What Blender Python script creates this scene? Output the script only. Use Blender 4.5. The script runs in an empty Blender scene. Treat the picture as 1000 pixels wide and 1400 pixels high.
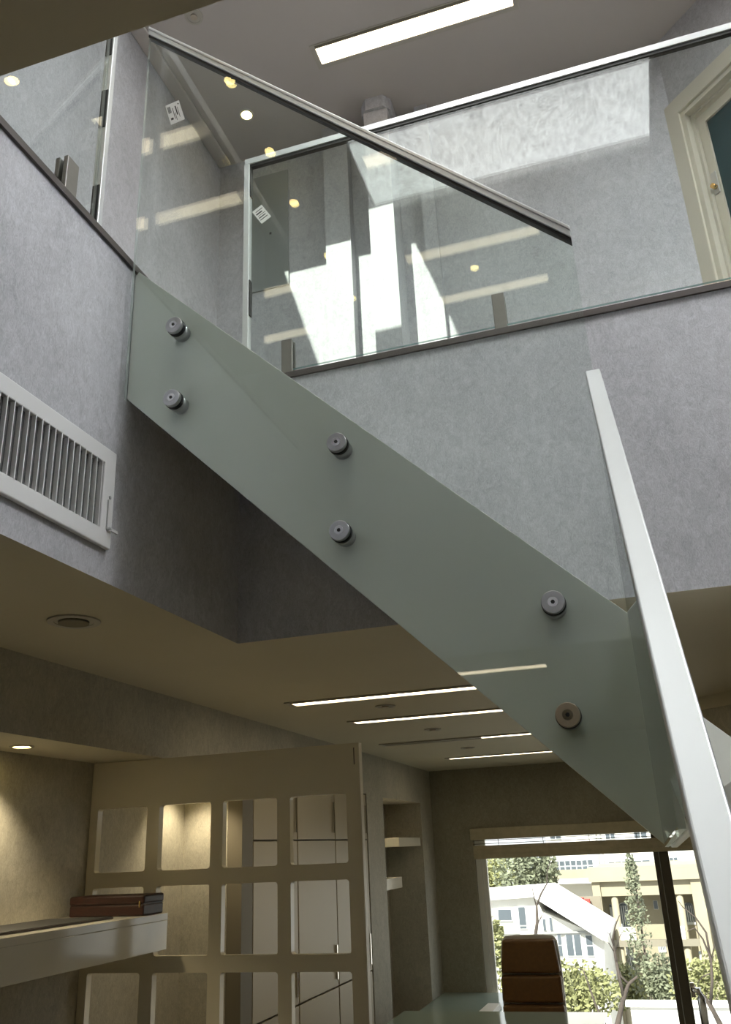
import bpy, bmesh, math, random
from mathutils import Vector, Matrix
random.seed(7)
SC = bpy.context.scene
COL = SC.collection

# ------------------------------------------------------------------ camera
EYE = Vector((0.0, 0.0, 1.88)); FPX = 1166.535
PITCH, ROLL, YAW = 0.376954, -0.0455963, 0.2903138
_cy, _sy = math.cos(YAW), math.sin(YAW)
_f = Vector((-_sy*math.cos(PITCH), _cy*math.cos(PITCH), math.sin(PITCH)))
_r = Vector((_cy, _sy, 0)); _u = _r.cross(_f)
_cr, _sr = math.cos(ROLL), math.sin(ROLL)
RIGHT = _cr*_r + _sr*_u; UP = -_sr*_r + _cr*_u; FWD = _f
cam_d = bpy.data.cameras.new('camera'); cam = bpy.data.objects.new('camera', cam_d); COL.objects.link(cam)
cam.matrix_world = Matrix(((RIGHT.x, UP.x, -FWD.x, EYE.x), (RIGHT.y, UP.y, -FWD.y, EYE.y), (RIGHT.z, UP.z, -FWD.z, EYE.z), (0, 0, 0, 1)))
cam_d.sensor_fit = 'HORIZONTAL'; cam_d.sensor_width = 36.0; cam_d.lens = 36.0*FPX/1000.0
cam_d.clip_start = 0.01; cam_d.clip_end = 300
SC.camera = cam

def at(u, v, x=None, y=None, z=None):
    """a pixel of the 1000x1400 photograph -> the point where its ray meets a known plane"""
    d = RIGHT*((u-500)/FPX) - UP*((v-700)/FPX) + FWD
    t = (x-EYE.x)/d.x if x is not None else (y-EYE.y)/d.y if y is not None else (z-EYE.z)/d.z
    return EYE + d*t

# ------------------------------------------------------------------ world, sun, exposure
w = bpy.data.worlds.new('world'); SC.world = w; w.use_nodes = True
bg = w.node_tree.nodes['Background']; bg.inputs[0].default_value = (0.96, 0.98, 1.0, 1); bg.inputs[1].default_value = 1.1
sun_d = bpy.data.lights.new('sun', 'SUN'); sun_d.energy = 7.5; sun_d.angle = 0.009; sun_d.color = (1, 0.95, 0.86)
sun = bpy.data.objects.new('sun', sun_d); COL.objects.link(sun)
SUN_DIR = Vector((0.25, 1.0, -0.85)).normalized()
sun.rotation_euler = SUN_DIR.to_track_quat('-Z', 'Y').to_euler(); sun.location = (-6, -20, 20)
SC.view_settings.view_transform = 'Standard'; SC.view_settings.look = 'None'
SC.view_settings.gamma = 1.0; SC.view_settings.use_curve_mapping = False
SC.view_settings.exposure = 0.55
SC.cycles.use_denoising = True
SC.cycles.max_bounces = 10; SC.cycles.diffuse_bounces = 6; SC.cycles.glossy_bounces = 5
SC.cycles.transparent_max_bounces = 32; SC.cycles.caustics_reflective = False; SC.cycles.caustics_refractive = False
SC.cycles.sample_clamp_indirect = 6.0
SKYLIGHT = 5.5; STRIP_UP = 4.2; STRIP_LOW = 6.5; SPOT = 15.0

# ------------------------------------------------------------------ materials
def new_mat(name):
    m = bpy.data.materials.new(name); m.use_nodes = True
    nt = m.node_tree; nt.nodes.clear()
    out = nt.nodes.new('ShaderNodeOutputMaterial')
    return m, nt, out
def pbr(name, col, rough=0.6, metal=0.0, noise=0.0, nscale=12.0, bump=0.0, spec=0.5, stretch=None):
    m, nt, out = new_mat(name)
    b = nt.nodes.new('ShaderNodeBsdfPrincipled'); nt.links.new(b.outputs[0], out.inputs[0])
    b.inputs['Base Color'].default_value = (*col, 1); b.inputs['Roughness'].default_value = rough
    b.inputs['Metallic'].default_value = metal; b.inputs['Specular IOR Level'].default_value = spec
    if noise or bump:
        g = nt.nodes.new('ShaderNodeNewGeometry'); mp = nt.nodes.new('ShaderNodeMapping')
        if stretch: mp.inputs['Scale'].default_value = stretch
        n = nt.nodes.new('ShaderNodeTexNoise'); n.inputs['Scale'].default_value = nscale; n.inputs['Detail'].default_value = 5
        nt.links.new(g.outputs['Position'], mp.inputs[0]); nt.links.new(mp.outputs[0], n.inputs['Vector'])
        if noise:
            mr = nt.nodes.new('ShaderNodeMapRange'); mr.inputs['From Min'].default_value = 0.3; mr.inputs['From Max'].default_value = 0.7
            mr.inputs['To Min'].default_value = 1-noise; mr.inputs['To Max'].default_value = 1+noise
            nt.links.new(n.outputs[0], mr.inputs[0])
            v = nt.nodes.new('ShaderNodeVectorMath'); v.operation = 'SCALE'; v.inputs[0].default_value = col
            nt.links.new(mr.outputs[0], v.inputs['Scale']); nt.links.new(v.outputs[0], b.inputs['Base Color'])
        if bump:
            bp = nt.nodes.new('ShaderNodeBump'); bp.inputs['Strength'].default_value = bump; bp.inputs['Distance'].default_value = 0.004
            nt.links.new(n.outputs[0], bp.inputs['Height']); nt.links.new(bp.outputs[0], b.inputs['Normal'])
    return m
def wallpaper(name, col):
    m, nt, out = new_mat(name)
    b = nt.nodes.new('ShaderNodeBsdfPrincipled'); nt.links.new(b.outputs[0], out.inputs[0])
    b.inputs['Roughness'].default_value = 0.62; b.inputs['Specular IOR Level'].default_value = 0.35
    g = nt.nodes.new('ShaderNodeNewGeometry')
    def noise(scale, det, dist, mpscale):
        mp = nt.nodes.new('ShaderNodeMapping'); mp.inputs['Scale'].default_value = mpscale
        n = nt.nodes.new('ShaderNodeTexNoise'); n.inputs['Scale'].default_value = scale
        n.inputs['Detail'].default_value = det; n.inputs['Distortion'].default_value = dist
        nt.links.new(g.outputs['Position'], mp.inputs[0]); nt.links.new(mp.outputs[0], n.inputs['Vector']); return n
    big = noise(2.6, 3, 0.3, (1, 1, 0.6)); mid = noise(22, 4, 1.6, (1, 1, 0.7)); fib = noise(85, 3, 3.2, (1, 1, 0.45))
    def math_(op, a, c):
        k = nt.nodes.new('ShaderNodeMath'); k.operation = op
        for i, q in enumerate((a, c)):
            if isinstance(q, (int, float)): k.inputs[i].default_value = q
            else: nt.links.new(q, k.inputs[i])
        return k.outputs[0]
    s = math_('ADD', math_('MULTIPLY', big.outputs[0], 0.45), math_('ADD', math_('MULTIPLY', mid.outputs[0], 0.50), math_('MULTIPLY', fib.outputs[0], 0.75)))
    s = math_('ADD', s, 0.15)
    v = nt.nodes.new('ShaderNodeVectorMath'); v.operation = 'SCALE'; v.inputs[0].default_value = col
    nt.links.new(s, v.inputs['Scale']); nt.links.new(v.outputs[0], b.inputs['Base Color'])
    bp = nt.nodes.new('ShaderNodeBump'); bp.inputs['Strength'].default_value = 0.25; bp.inputs['Distance'].default_value = 0.002
    nt.links.new(fib.outputs[0], bp.inputs['Height']); nt.links.new(bp.outputs[0], b.inputs['Normal'])
    return m
def glass(name, tint=(0.945, 0.970, 0.962), refl=1.0, rough=0.0):
    """thin architectural glass: tinted see-through plus a Schlick reflection on both faces"""
    m, nt, out = new_mat(name)
    tr = nt.nodes.new('ShaderNodeBsdfTransparent'); tr.inputs[0].default_value = (*tint, 1)
    gl = nt.nodes.new('ShaderNodeBsdfGlossy'); gl.inputs['Roughness'].default_value = rough
    lw = nt.nodes.new('ShaderNodeLayerWeight'); lw.inputs['Blend'].default_value = 0.5
    p = nt.nodes.new('ShaderNodeMath'); p.operation = 'POWER'; p.inputs[1].default_value = 5.0
    nt.links.new(lw.outputs['Facing'], p.inputs[0])
    k = nt.nodes.new('ShaderNodeMath'); k.operation = 'MULTIPLY_ADD'; k.inputs[1].default_value = 0.95; k.inputs[2].default_value = 0.043*refl
    nt.links.new(p.outputs[0], k.inputs[0])
    mx = nt.nodes.new('ShaderNodeMixShader'); nt.links.new(k.outputs[0], mx.inputs[0])
    nt.links.new(tr.outputs[0], mx.inputs[1]); nt.links.new(gl.outputs[0], mx.inputs[2]); nt.links.new(mx.outputs[0], out.inputs[0])
    return m
def edge_mat(name, col, k):
    m, nt, out = new_mat(name)
    tr = nt.nodes.new('ShaderNodeBsdfTransparent'); tr.inputs[0].default_value = (0.9, 0.97, 0.95, 1)
    b = nt.nodes.new('ShaderNodeBsdfPrincipled'); b.inputs['Base Color'].default_value = (*col, 1); b.inputs['Roughness'].default_value = 0.25
    mx = nt.nodes.new('ShaderNodeMixShader'); mx.inputs[0].default_value = k
    nt.links.new(tr.outputs[0], mx.inputs[1]); nt.links.new(b.outputs[0], mx.inputs[2]); nt.links.new(mx.outputs[0], out.inputs[0])
    return m
def emit(name, col, strength, crinkle=False):
    m, nt, out = new_mat(name)
    e = nt.nodes.new('ShaderNodeEmission'); e.inputs[0].default_value = (*col, 1); e.inputs[1].default_value = strength
    nt.links.new(e.outputs[0], out.inputs[0])
    if crinkle:
        g = nt.nodes.new('ShaderNodeNewGeometry')
        n = nt.nodes.new('ShaderNodeTexNoise'); n.inputs['Scale'].default_value = 13; n.inputs['Detail'].default_value = 4; n.inputs['Distortion'].default_value = 3.0
        nt.links.new(g.outputs['Position'], n.inputs['Vector'])
        r = nt.nodes.new('ShaderNodeMapRange'); r.inputs['From Min'].default_value = 0.32; r.inputs['From Max'].default_value = 0.6
        r.inputs['To Min'].default_value = strength*0.55; r.inputs['To Max'].default_value = strength*1.2
        nt.links.new(n.outputs[0], r.inputs[0]); nt.links.new(r.outputs[0], e.inputs[1])
    return m

M = dict(
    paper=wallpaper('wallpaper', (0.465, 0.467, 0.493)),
    paper_low=wallpaper('wallpaper_lower', (0.41, 0.39, 0.33)), paper_far=wallpaper('wallpaper_window_wall', (0.29, 0.27, 0.21)),  # same wallpaper as upstairs; warm lamp cast and window-wall shade mixed into the colours
    ceil=pbr('ceiling_paint', (0.57, 0.53, 0.41), 0.75, noise=0.03, nscale=1.5),
    ceil_up=pbr('ceiling_paint_upper', (0.50, 0.47, 0.45), 0.7, noise=0.03, nscale=1.5),
    floor=pbr('floor_stone', (0.46, 0.41, 0.32), 0.35, noise=0.15, nscale=3),
    trim=pbr('dark_trim', (0.075, 0.063, 0.058), 0.45),
    glass=glass('clear_glass'), stairglass=glass('stair_glass', (0.955, 0.982, 0.965)),
    pane=glass('window_glass', (0.96, 0.98, 0.97), 0.7),
    edge=edge_mat('glass_edge', (0.50, 0.90, 0.90), 0.6), edgew=edge_mat('glass_edge_pale', (0.88, 0.93, 0.91), 0.35),
    stringer=pbr('stringer_paint', (0.82, 0.84, 0.79), 0.4, noise=0.02, nscale=2),
    tread=pbr('tread_stone', (0.45, 0.43, 0.40), 0.4, noise=0.1, nscale=6),
    alu=pbr('brushed_aluminium', (0.50, 0.52, 0.52), 0.42, metal=0.4, noise=0.04, nscale=4),
    alu2=pbr('bright_aluminium', (0.68, 0.70, 0.70), 0.38, metal=0.45, noise=0.04, nscale=4),
    steel=pbr('satin_steel', (0.52, 0.53, 0.54), 0.28, metal=0.9, noise=0.05, nscale=60),
    bronze=pbr('warm_steel', (0.50, 0.44, 0.35), 0.30, metal=0.8),
    gasket=pbr('black_gasket', (0.006, 0.006, 0.006), 0.5),
    clamp=pbr('clamp_steel', (0.20, 0.19, 0.17), 0.4, metal=0.3, noise=0.05, nscale=30),
    lacquer=pbr('cream_lacquer', (0.70, 0.65, 0.51), 0.18, noise=0.02, nscale=2),
    white=pbr('white_lacquer', (0.74, 0.71, 0.62), 0.15),
    edgeband=pbr('pale_edge', (0.75, 0.70, 0.60), 0.4),
    vent=pbr('vent_enamel', (0.72, 0.72, 0.72), 0.4),
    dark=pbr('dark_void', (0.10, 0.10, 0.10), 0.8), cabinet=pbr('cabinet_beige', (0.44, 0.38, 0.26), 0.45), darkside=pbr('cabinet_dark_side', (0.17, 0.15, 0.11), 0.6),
    leather=pbr('brown_leather', (0.165, 0.078, 0.018), 0.45, noise=0.12, nscale=40, bump=0.15),
    chrome=pbr('chrome', (0.75, 0.75, 0.75), 0.12, metal=1.0),
    book=pbr('red_brown_wood', (0.035, 0.009, 0.005), 0.45, noise=0.35, nscale=30, stretch=(1, 1, 4)),
    bookdark=pbr('dark_binding', (0.025, 0.014, 0.010), 0.35),
    deskglass=glass('desk_glass', (0.55, 0.66, 0.63), 2.2), deskback=pbr('desk_glass_paint', (0.36, 0.46, 0.43), 0.08),
    cream=pbr('door_cream', (0.62, 0.59, 0.50), 0.35), teal=pbr('door_teal_glass', (0.025, 0.065, 0.075), 0.12, noise=0.1, nscale=3),
    brass=pbr('brass', (0.80, 0.55, 0.22), 0.2, metal=1.0),
    frame=pbr('window_white', (0.70, 0.70, 0.68), 0.35), framed=pbr('window_dark', (0.085, 0.075, 0.055), 0.4),
    blind=pbr('blind_fabric', (0.45, 0.40, 0.28), 0.8, noise=0.08, nscale=20),
    paperw=pbr('sticker_paper', (0.80, 0.80, 0.78), 0.6), ink=pbr('ink', (0.03, 0.03, 0.03), 0.6),
    greypanel=pbr('grey_panel', (0.25, 0.265, 0.27), 0.5),
    strip_up=emit('strip_glow_upper', (1, 0.84, 0.60), STRIP_UP), strip_low=emit('strip_glow_lower', (1, 0.84, 0.58), STRIP_LOW),
    bulb=emit('downlight_glow', (1, 0.76, 0.28), 17.0), sky=emit('skylight_sheet', (0.98, 1.0, 0.985), SKYLIGHT, True), sky_open=emit('skylight_sheet_clear', (0.97, 0.99, 1.0), SKYLIGHT*4.2, True), sky_bright=emit('skylight_sheet_thin', (0.97, 1.0, 0.985), SKYLIGHT*0.95, True),  # crinkled sheet over the stairwell is inferred; the other two glow as added fill
    stripoff=pbr('strip_off', (0.45, 0.43, 0.38), 0.5),
)
# outdoors
M.update(
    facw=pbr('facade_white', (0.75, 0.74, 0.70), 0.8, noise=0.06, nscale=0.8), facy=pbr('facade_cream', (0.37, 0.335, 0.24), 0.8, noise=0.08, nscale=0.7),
    facd=pbr('facade_shade', (0.24, 0.22, 0.17), 0.8, noise=0.08, nscale=0.8),  # one darker cream for floor band, terrace wall and cabinet body
    wing=pbr('window_glass_far', (0.10, 0.12, 0.14), 0.15), winf=pbr('window_frame_far', (0.72, 0.74, 0.74), 0.5),
    roof=pbr('roof_white', (0.80, 0.79, 0.76), 0.7), red=pbr('red_awning', (0.55, 0.06, 0.05), 0.7), grey=pbr('grey_cladding', (0.30, 0.31, 0.31), 0.7),
    leafg=pbr('leaf_yellow_green', (0.24, 0.25, 0.11), 0.6, noise=0.4, nscale=1.5), leafd=pbr('leaf_grey_green', (0.18, 0.20, 0.13), 0.6, noise=0.4, nscale=1.5),
    bark=pbr('bark', (0.075, 0.06, 0.05), 0.9, noise=0.3, nscale=8), ground=pbr('street_ground', (0.30, 0.29, 0.26), 0.9, noise=0.1, nscale=0.5),
)

# ------------------------------------------------------------------ mesh helpers
class MB:
    def __init__(s): s.v = []; s.f = []; s.m = []; s.sm = []
    def add(s, vs, fs, mi=0, smooth=False):
        o = len(s.v); s.v += [Vector(v) for v in vs]
        for f in fs: s.f.append([o+i for i in f]); s.m.append(mi); s.sm.append(smooth)
        return s
    def box(s, x0, x1, y0, y1, z0, z1, mi=0, bottom=None):
        o = len(s.v)
        s.add([(x0,y0,z0),(x1,y0,z0),(x1,y1,z0),(x0,y1,z0),(x0,y0,z1),(x1,y0,z1),(x1,y1,z1),(x0,y1,z1)],
              [(0,3,2,1),(4,5,6,7),(0,1,5,4),(1,2,6,5),(2,3,7,6),(3,0,4,7)], mi)
        if bottom is not None: s.m[-6] = bottom
        return s
    def prism(s, pts, a, b, mi=0, side=None):
        """pts: polygon of 3D points (planar), extruded from pts+a to pts+b"""
        n = len(pts); a = Vector(a); b = Vector(b)
        vs = [Vector(p)+a for p in pts] + [Vector(p)+b for p in pts]
        s.add(vs, [tuple(range(n))[::-1], tuple(range(n, 2*n))], mi)
        s.add(vs, [(i, (i+1) % n, n+(i+1) % n, n+i) for i in range(n)], mi if side is None else side)
        return s
    def cyl(s, p, q, r, seg=24, r2=None, mi=0, cap=True, smooth=True):
        p = Vector(p); q = Vector(q); r2 = r if r2 is None else r2
        d = (q-p).normalized(); a = d.orthogonal().normalized(); b = d.cross(a)
        vs = []
        for c, rr in ((p, r), (q, r2)):
            for i in range(seg):
                t = 2*math.pi*i/seg; vs.append(c + a*math.cos(t)*rr + b*math.sin(t)*rr)
        s.add(vs, [(i, (i+1) % seg, seg+(i+1) % seg, seg+i) for i in range(seg)], mi, smooth)
        if cap:
            s.add(vs, [tuple(range(seg))[::-1], tuple(range(seg, 2*seg))], mi)
        return s
    def ring(s, c, r0, r1, z0, z1, seg=32, mi=0):
        """a flat annulus with thickness, axis z"""
        vs = []
        for (r, z) in ((r0, z0), (r1, z0), (r1, z1), (r0, z1)):
            for i in range(seg):
                t = 2*math.pi*i/seg; vs.append((c[0]+r*math.cos(t), c[1]+r*math.sin(t), z))
        fs = []
        for k in range(4):
            for i in range(seg):
                fs.append((k*seg+i, k*seg+(i+1) % seg, ((k+1) % 4)*seg+(i+1) % seg, ((k+1) % 4)*seg+i))
        return s.add(vs, fs, mi)
    def tube(s, pts, rads, seg=8, mi=0):
        rings = []; n = len(pts)
        for i, p in enumerate(pts):
            p = Vector(p); d = (Vector(pts[min(i+1, n-1)]) - Vector(pts[max(i-1, 0)])).normalized()
            a = d.cross(Vector((0.3, 0.2, 1))).normalized() if abs(d.z) < 0.95 else d.cross(Vector((0, 1, 0))).normalized()
            b = d.cross(a)
            rings.append([p + (a*math.cos(2*math.pi*k/seg) + b*math.sin(2*math.pi*k/seg))*rads[i] for k in range(seg)])
        vs = [v for r in rings for v in r]; fs = []
        for i in range(n-1):
            for k in range(seg): fs.append((i*seg+k, i*seg+(k+1) % seg, (i+1)*seg+(k+1) % seg, (i+1)*seg+k))
        fs += [tuple(range(seg)), tuple(range((n-1)*seg, n*seg))]
        return s.add(vs, fs, mi, True)
    def grid(s, xs, ys, holes, z0, z1, axes='xyz', mi=0, bottom=None):
        """slab cut by rectangular holes; axes maps (a, b, c) to world axes"""
        def P(a, b, c):
            d = dict(zip(axes, (a, b, c))); return (d['x'], d['y'], d['z'])
        A = sorted(set(list(xs) + [h[i] for h in holes for i in (0, 1)])); B = sorted(set(list(ys) + [h[i] for h in holes for i in (2, 3)]))
        solid = [[not any(h[0] <= (A[i]+A[i+1])/2 <= h[1] and h[2] <= (B[j]+B[j+1])/2 <= h[3] for h in holes) for j in range(len(B)-1)] for i in range(len(A)-1)]
        def ok(i, j): return 0 <= i < len(A)-1 and 0 <= j < len(B)-1 and solid[i][j]
        for i in range(len(A)-1):
            for j in range(len(B)-1):
                if not solid[i][j]: continue
                a0, a1, b0, b1 = A[i], A[i+1], B[j], B[j+1]
                s.add([P(a0,b0,z0), P(a1,b0,z0), P(a1,b1,z0), P(a0,b1,z0)], [(0,3,2,1)], mi if bottom is None else bottom)
                s.add([P(a0,b0,z1), P(a1,b0,z1), P(a1,b1,z1), P(a0,b1,z1)], [(0,1,2,3)], mi)
                for (di, dj, p, q) in ((-1,0,(a0,b0),(a0,b1)), (1,0,(a1,b0),(a1,b1)), (0,-1,(a0,b0),(a1,b0)), (0,1,(a0,b1),(a1,b1))):
                    if not ok(i+di, j+dj): s.add([P(*p,z0), P(*q,z0), P(*q,z1), P(*p,z1)], [(0,1,2,3)], mi)
        return s
    def build(s, name, mats, parent=None, bevel=0.0, fix=True, seg=2):
        base = Vector(parent['_base']) if parent is not None else Vector((0, 0, 0))
        if not isinstance(mats, (list, tuple)): mats = [mats]
        me = bpy.data.meshes.new(name)
        me.from_pydata([tuple(v-base) for v in s.v], [], s.f)
        for mt in mats: me.materials.append(mt)
        for p, mi, sm in zip(me.polygons, s.m, s.sm): p.material_index = mi; p.use_smooth = sm
        if fix:
            bm = bmesh.new(); bm.from_mesh(me); bmesh.ops.remove_doubles(bm, verts=bm.verts, dist=1e-5)
            bmesh.ops.recalc_face_normals(bm, faces=bm.faces); bm.to_mesh(me); bm.free()
        me.update()
        o = bpy.data.objects.new(name, me); COL.objects.link(o)
        if parent is not None: o.parent = parent; o['_base'] = tuple(base)
        if bevel:
            b = o.modifiers.new('bevel', 'BEVEL'); b.width = bevel; b.segments = seg; b.limit_method = 'ANGLE'; b.angle_limit = 0.6
        return o
def tag(o, label, cat, group=None, kind=None):
    o['label'] = label; o['category'] = cat
    if group: o['group'] = group
    if kind: o['kind'] = kind
    return o
def thing(name, label, cat, loc, group=None, kind=None):
    o = bpy.data.objects.new(name, None); COL.objects.link(o); o.location = loc; o['_base'] = tuple(loc)
    o.empty_display_size = 0.1
    return tag(o, label, cat, group, kind)
def struct(o, label, cat): return tag(o, label, cat, None, 'structure')
def dup(o, parent, loc):
    c = o.copy(); COL.objects.link(c); c.parent = parent; c.location = loc; return c

# ------------------------------------------------------------------ dimensions
ZC, ZF, ZU = 2.60, 3.665, 6.20           # lower ceiling, upper floor, upper ceiling
XL, YF, YN, XV = -1.346, 2.797, 0.492, 1.75   # void: left face, far face, near face, right face
XW, XR, YB = -2.10, -2.455, 8.87         # lower left wall line, recess wall, lower far wall
YU, XU = 4.05, -2.12                     # upper back wall, upper left wall
ZS = 2.313                               # bottom of the bulkhead

# ------------------------------------------------------------------ lower storey shell
struct(MB().box(-3.3, 3.4, -2.7, 9.05, -0.12, 0).build('floor', M['floor']), 'brown stone floor of the lower storey', 'floor')
c = MB()
c.grid((-3.3, 3.4), (-2.7, 9.05), [(XL-0.13, XV+0.13, YN-0.13, YF+0.13)], ZC, ZC+0.12)
struct(c.build('ceiling', M['ceil']), 'cream plaster ceiling of the lower storey around the stairwell', 'ceiling')
PB = [M['paper'], M['ceil']]
struct(MB().box(XL-0.13, XL, YN-0.13, YF+0.13, ZC, ZF, 0, 1).build('wall_void_left', PB), 'grey textured stairwell wall with the white air grille', 'wall')
struct(MB().box(XL, XV+0.13, YF, YF+0.13, ZC, ZF, 0, 1).build('wall_void_far', PB), 'grey textured stairwell wall under the long glass balustrade', 'wall')
struct(MB().box(XL, XV+0.13, YN-0.13, YN, ZC, ZF, 0, 1).build('wall_void_near', PB), 'grey stairwell wall on the side opposite the long balustrade', 'wall')
struct(MB().box(XV, XV+0.13, YN, YF, ZC, ZF, 0, 1).build('wall_void_right', PB), 'grey stairwell wall opposite the air grille', 'wall')
# dark edge trims on the stairwell rim
struct(MB().box(XL-0.12, XL+0.010, YN, YF, ZF, ZF+0.024).build('trim_1', M['trim']), 'dark brown edge trim on the stairwell wall above the air grille', 'trim')
struct(MB().box(XL+0.010, XV, YF-0.010, YF+0.12, ZF, ZF+0.024).build('trim_2', M['trim']), 'dark brown edge trim under the long glass balustrade', 'trim')

# left side of the lower room: recess, bulkhead, return, pier, niche
for nm_, bx_, lb_ in (('wall_left', ((XR-0.3, XR, -2.7, 4.46, 0, ZC),), 'grey textured recess wall behind the white shelf'),
                      ('wall_left_return', ((XR-0.3, -2.19, 4.46, 4.60, 0, ZC),), 'grey return wall beside the built-in cabinet'),
                      ('wall_left_back', ((XR-0.3, XR-0.12, 4.60, 6.70, 0, ZC),), 'grey wall behind the built-in cabinet'),
                      ('wall_left_header', ((XR-0.12, XW, 4.60, 6.70, 2.29, ZC), (-2.19, XW, 4.46, 4.60, 2.29, ZC)), 'grey wall strip above the built-in cabinet'),
                      ('wall_left_pier', ((XR-0.3, XW, 6.70, 7.15, 0, ZC),), 'grey wall pier between cabinet and niche'),
                      ('wall_left_niche', ((XR-0.3, -2.45, 7.15, 8.42, 0, ZC),), 'dark grey back wall of the niche'),
                      ('wall_left_lintel', ((-2.45, XW, 7.15, 8.42, 2.28, ZC),), 'grey wall strip above the niche'),
                      ('wall_left_end', ((XR-0.3, XW, 8.42, YB, 0, ZC),), 'grey wall strip between niche and window wall')):
    L = MB()
    for q in bx_: L.box(*q)
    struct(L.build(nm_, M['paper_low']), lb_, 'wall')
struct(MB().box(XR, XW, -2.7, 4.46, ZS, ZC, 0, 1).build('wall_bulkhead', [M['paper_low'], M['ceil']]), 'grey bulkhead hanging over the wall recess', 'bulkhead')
W0, W1, WZ0, WZ1 = -1.70, 2.3, 0.12, 2.02
struct(MB().grid((-2.75, 3.4), (0, ZC), [(W0, W1, WZ0, WZ1)], YB, YB+0.2, 'xzy').build('wall_far', M['paper_far']), 'dark grey wall around the large window', 'wall')  # wallpaper darkened to carry the dimness of this wall
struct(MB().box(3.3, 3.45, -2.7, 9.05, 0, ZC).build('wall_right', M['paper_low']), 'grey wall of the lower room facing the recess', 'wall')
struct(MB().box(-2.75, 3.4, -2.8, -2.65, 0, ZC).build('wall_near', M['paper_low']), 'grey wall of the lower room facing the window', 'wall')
# diagonal wall of the lower room with its cornice
dg = MB(); dg.prism([(0.33, 5.25, 0), (3.35, 2.23, 0), (3.35, 2.40, 0), (0.45, 5.30, 0)], (0, 0, 0), (0, 0, ZC))
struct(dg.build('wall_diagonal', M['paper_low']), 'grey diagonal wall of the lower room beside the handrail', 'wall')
dg = MB(); dg.prism([(0.315, 5.245, 0), (3.35, 2.21, 0), (3.35, 2.24, 0), (0.335, 5.255, 0)], (0, 0, 2.53), (0, 0, ZC))
struct(dg.build('trim_3', M['ceil']), 'cream cornice strip along the diagonal wall', 'trim')

# ------------------------------------------------------------------ upper storey shell
uf = MB().grid((-3.7, 3.4), (-2.7, 4.3), [(XL-0.1, XV+0.1, YN-0.1, YF+0.1)], ZF-0.15, ZF)
struct(uf.build('floor_upper', M['floor']), 'stone floor of the upper gallery around the stairwell', 'floor')
SKY = (-1.27, 0.68, 0.77, 1.52); SKC = (-1.00, 0.45, 1.62, 2.30); SKD = (1.62, 3.20, 1.25, 2.55); OPEN = (-2.02, -1.12, 1.60, 2.88)  # SKY follows its reflection; the others are unseen openings added for light
uc = MB().grid((-3.7, 3.4), (-2.7, 4.3), [SKY, SKC, SKD, OPEN], ZU, ZU+0.22)
struct(uc.build('ceiling_upper', M['ceil_up']), 'taupe plaster ceiling of the upper storey with the skylights', 'ceiling')
struct(MB().box(XU-0.18, XU, 1.0, YU, ZF, ZU).build('wall_upper_left', M['paper']), 'grey textured wall beside the top of the stair', 'wall')
struct(MB().box(XU-0.18, 0.695, YU, YU+0.18, ZF, ZU).build('wall_upper_back', M['paper']), 'grey textured wall behind the long glass balustrade', 'wall')
struct(MB().box(-3.7, XU-0.0, 0.85, 1.0, ZF, ZU).build('wall_upper_return', M['paper']), 'grey return wall at the end of the gallery', 'wall')
struct(MB().box(-3.8, -3.65, -2.7, 1.0, ZF, ZU).build('wall_upper_side', M['paper']), 'grey side wall of the upper room', 'wall')
struct(MB().box(-3.7, 3.4, -2.8, -2.65, ZF, ZU).build('wall_upper_near', M['paper']), 'grey upper wall facing the long balustrade', 'wall')
struct(MB().box(3.3, 3.45, -2.7, 4.3, ZF, ZU).build('wall_upper_right', M['paper']), 'grey upper wall beyond the diagonal door wall', 'wall')
struct(MB().box(XU, XU+0.085, 1.0, YU-0.02, ZU-0.022, ZU).build('trim_4', M['ceil_up'], bevel=0.006), 'taupe cornice band along the upper ceiling', 'trim')
# diagonal wall with the door: along d from corner K
K = Vector((0.695, 4.05, 0)); D = Vector((1, -1, 0)).normalized(); N = Vector((-1, -1, 0)).normalized()
def dq(sa, sb, z0, z1, n0, n1, mb, mi=0):
    """box on the diagonal wall: s along it, n out of it toward the room"""
    p = [K + D*sa, K + D*sb]
    mb.prism([p[0]+N*n0, p[1]+N*n0, p[1]+N*n1, p[0]+N*n1], (0, 0, z0), (0, 0, z1), mi); return mb
dw = MB(); dq(-0.05, 0.0, ZF, ZU, -0.15, 0, dw); dq(0.0, 0.86, 5.62, ZU, -0.15, 0, dw); dq(0.86, 3.6, ZF, ZU, -0.15, 0, dw)
struct(dw.build('wall_upper_diagonal', M['paper']), 'grey diagonal upper wall holding the cream door', 'wall')
door = thing('door_1', 'cream framed door with dark teal glass in the diagonal wall', 'door', tuple(K + Vector((0, 0, ZF))), kind='structure')
fr = MB(); dq(-0.045, 0.055, ZF, 5.71, 0.0, 0.022, fr); dq(0.80, 0.90, ZF, 5.71, 0, 0.022, fr); dq(0.055, 0.80, 5.61, 5.71, 0, 0.022, fr)
fr.build('casing', M['cream'], door, bevel=0.004)
jb = MB(); dq(0.055, 0.085, ZF, 5.61, -0.12, 0.006, jb); dq(0.77, 0.80, ZF, 5.61, -0.12, 0.006, jb); dq(0.085, 0.77, 5.58, 5.61, -0.12, 0.006, jb)
dq(0.085, 0.10, ZF, 5.58, -0.06, -0.035, jb); dq(0.10, 0.76, 5.565, 5.58, -0.06, -0.035, jb)
jb.build('jamb', M['cream'], door, bevel=0.003)
lf = MB(); dq(0.10, 0.15, ZF+0.01, 5.56, -0.10, -0.062, lf); dq(0.66, 0.76, ZF+0.01, 5.56, -0.10, -0.062, lf); dq(0.15, 0.66, 5.50, 5.56, -0.10, -0.062, lf); dq(0.15, 0.66, ZF+0.01, ZF+0.16, -0.10, -0.062, lf)
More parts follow.
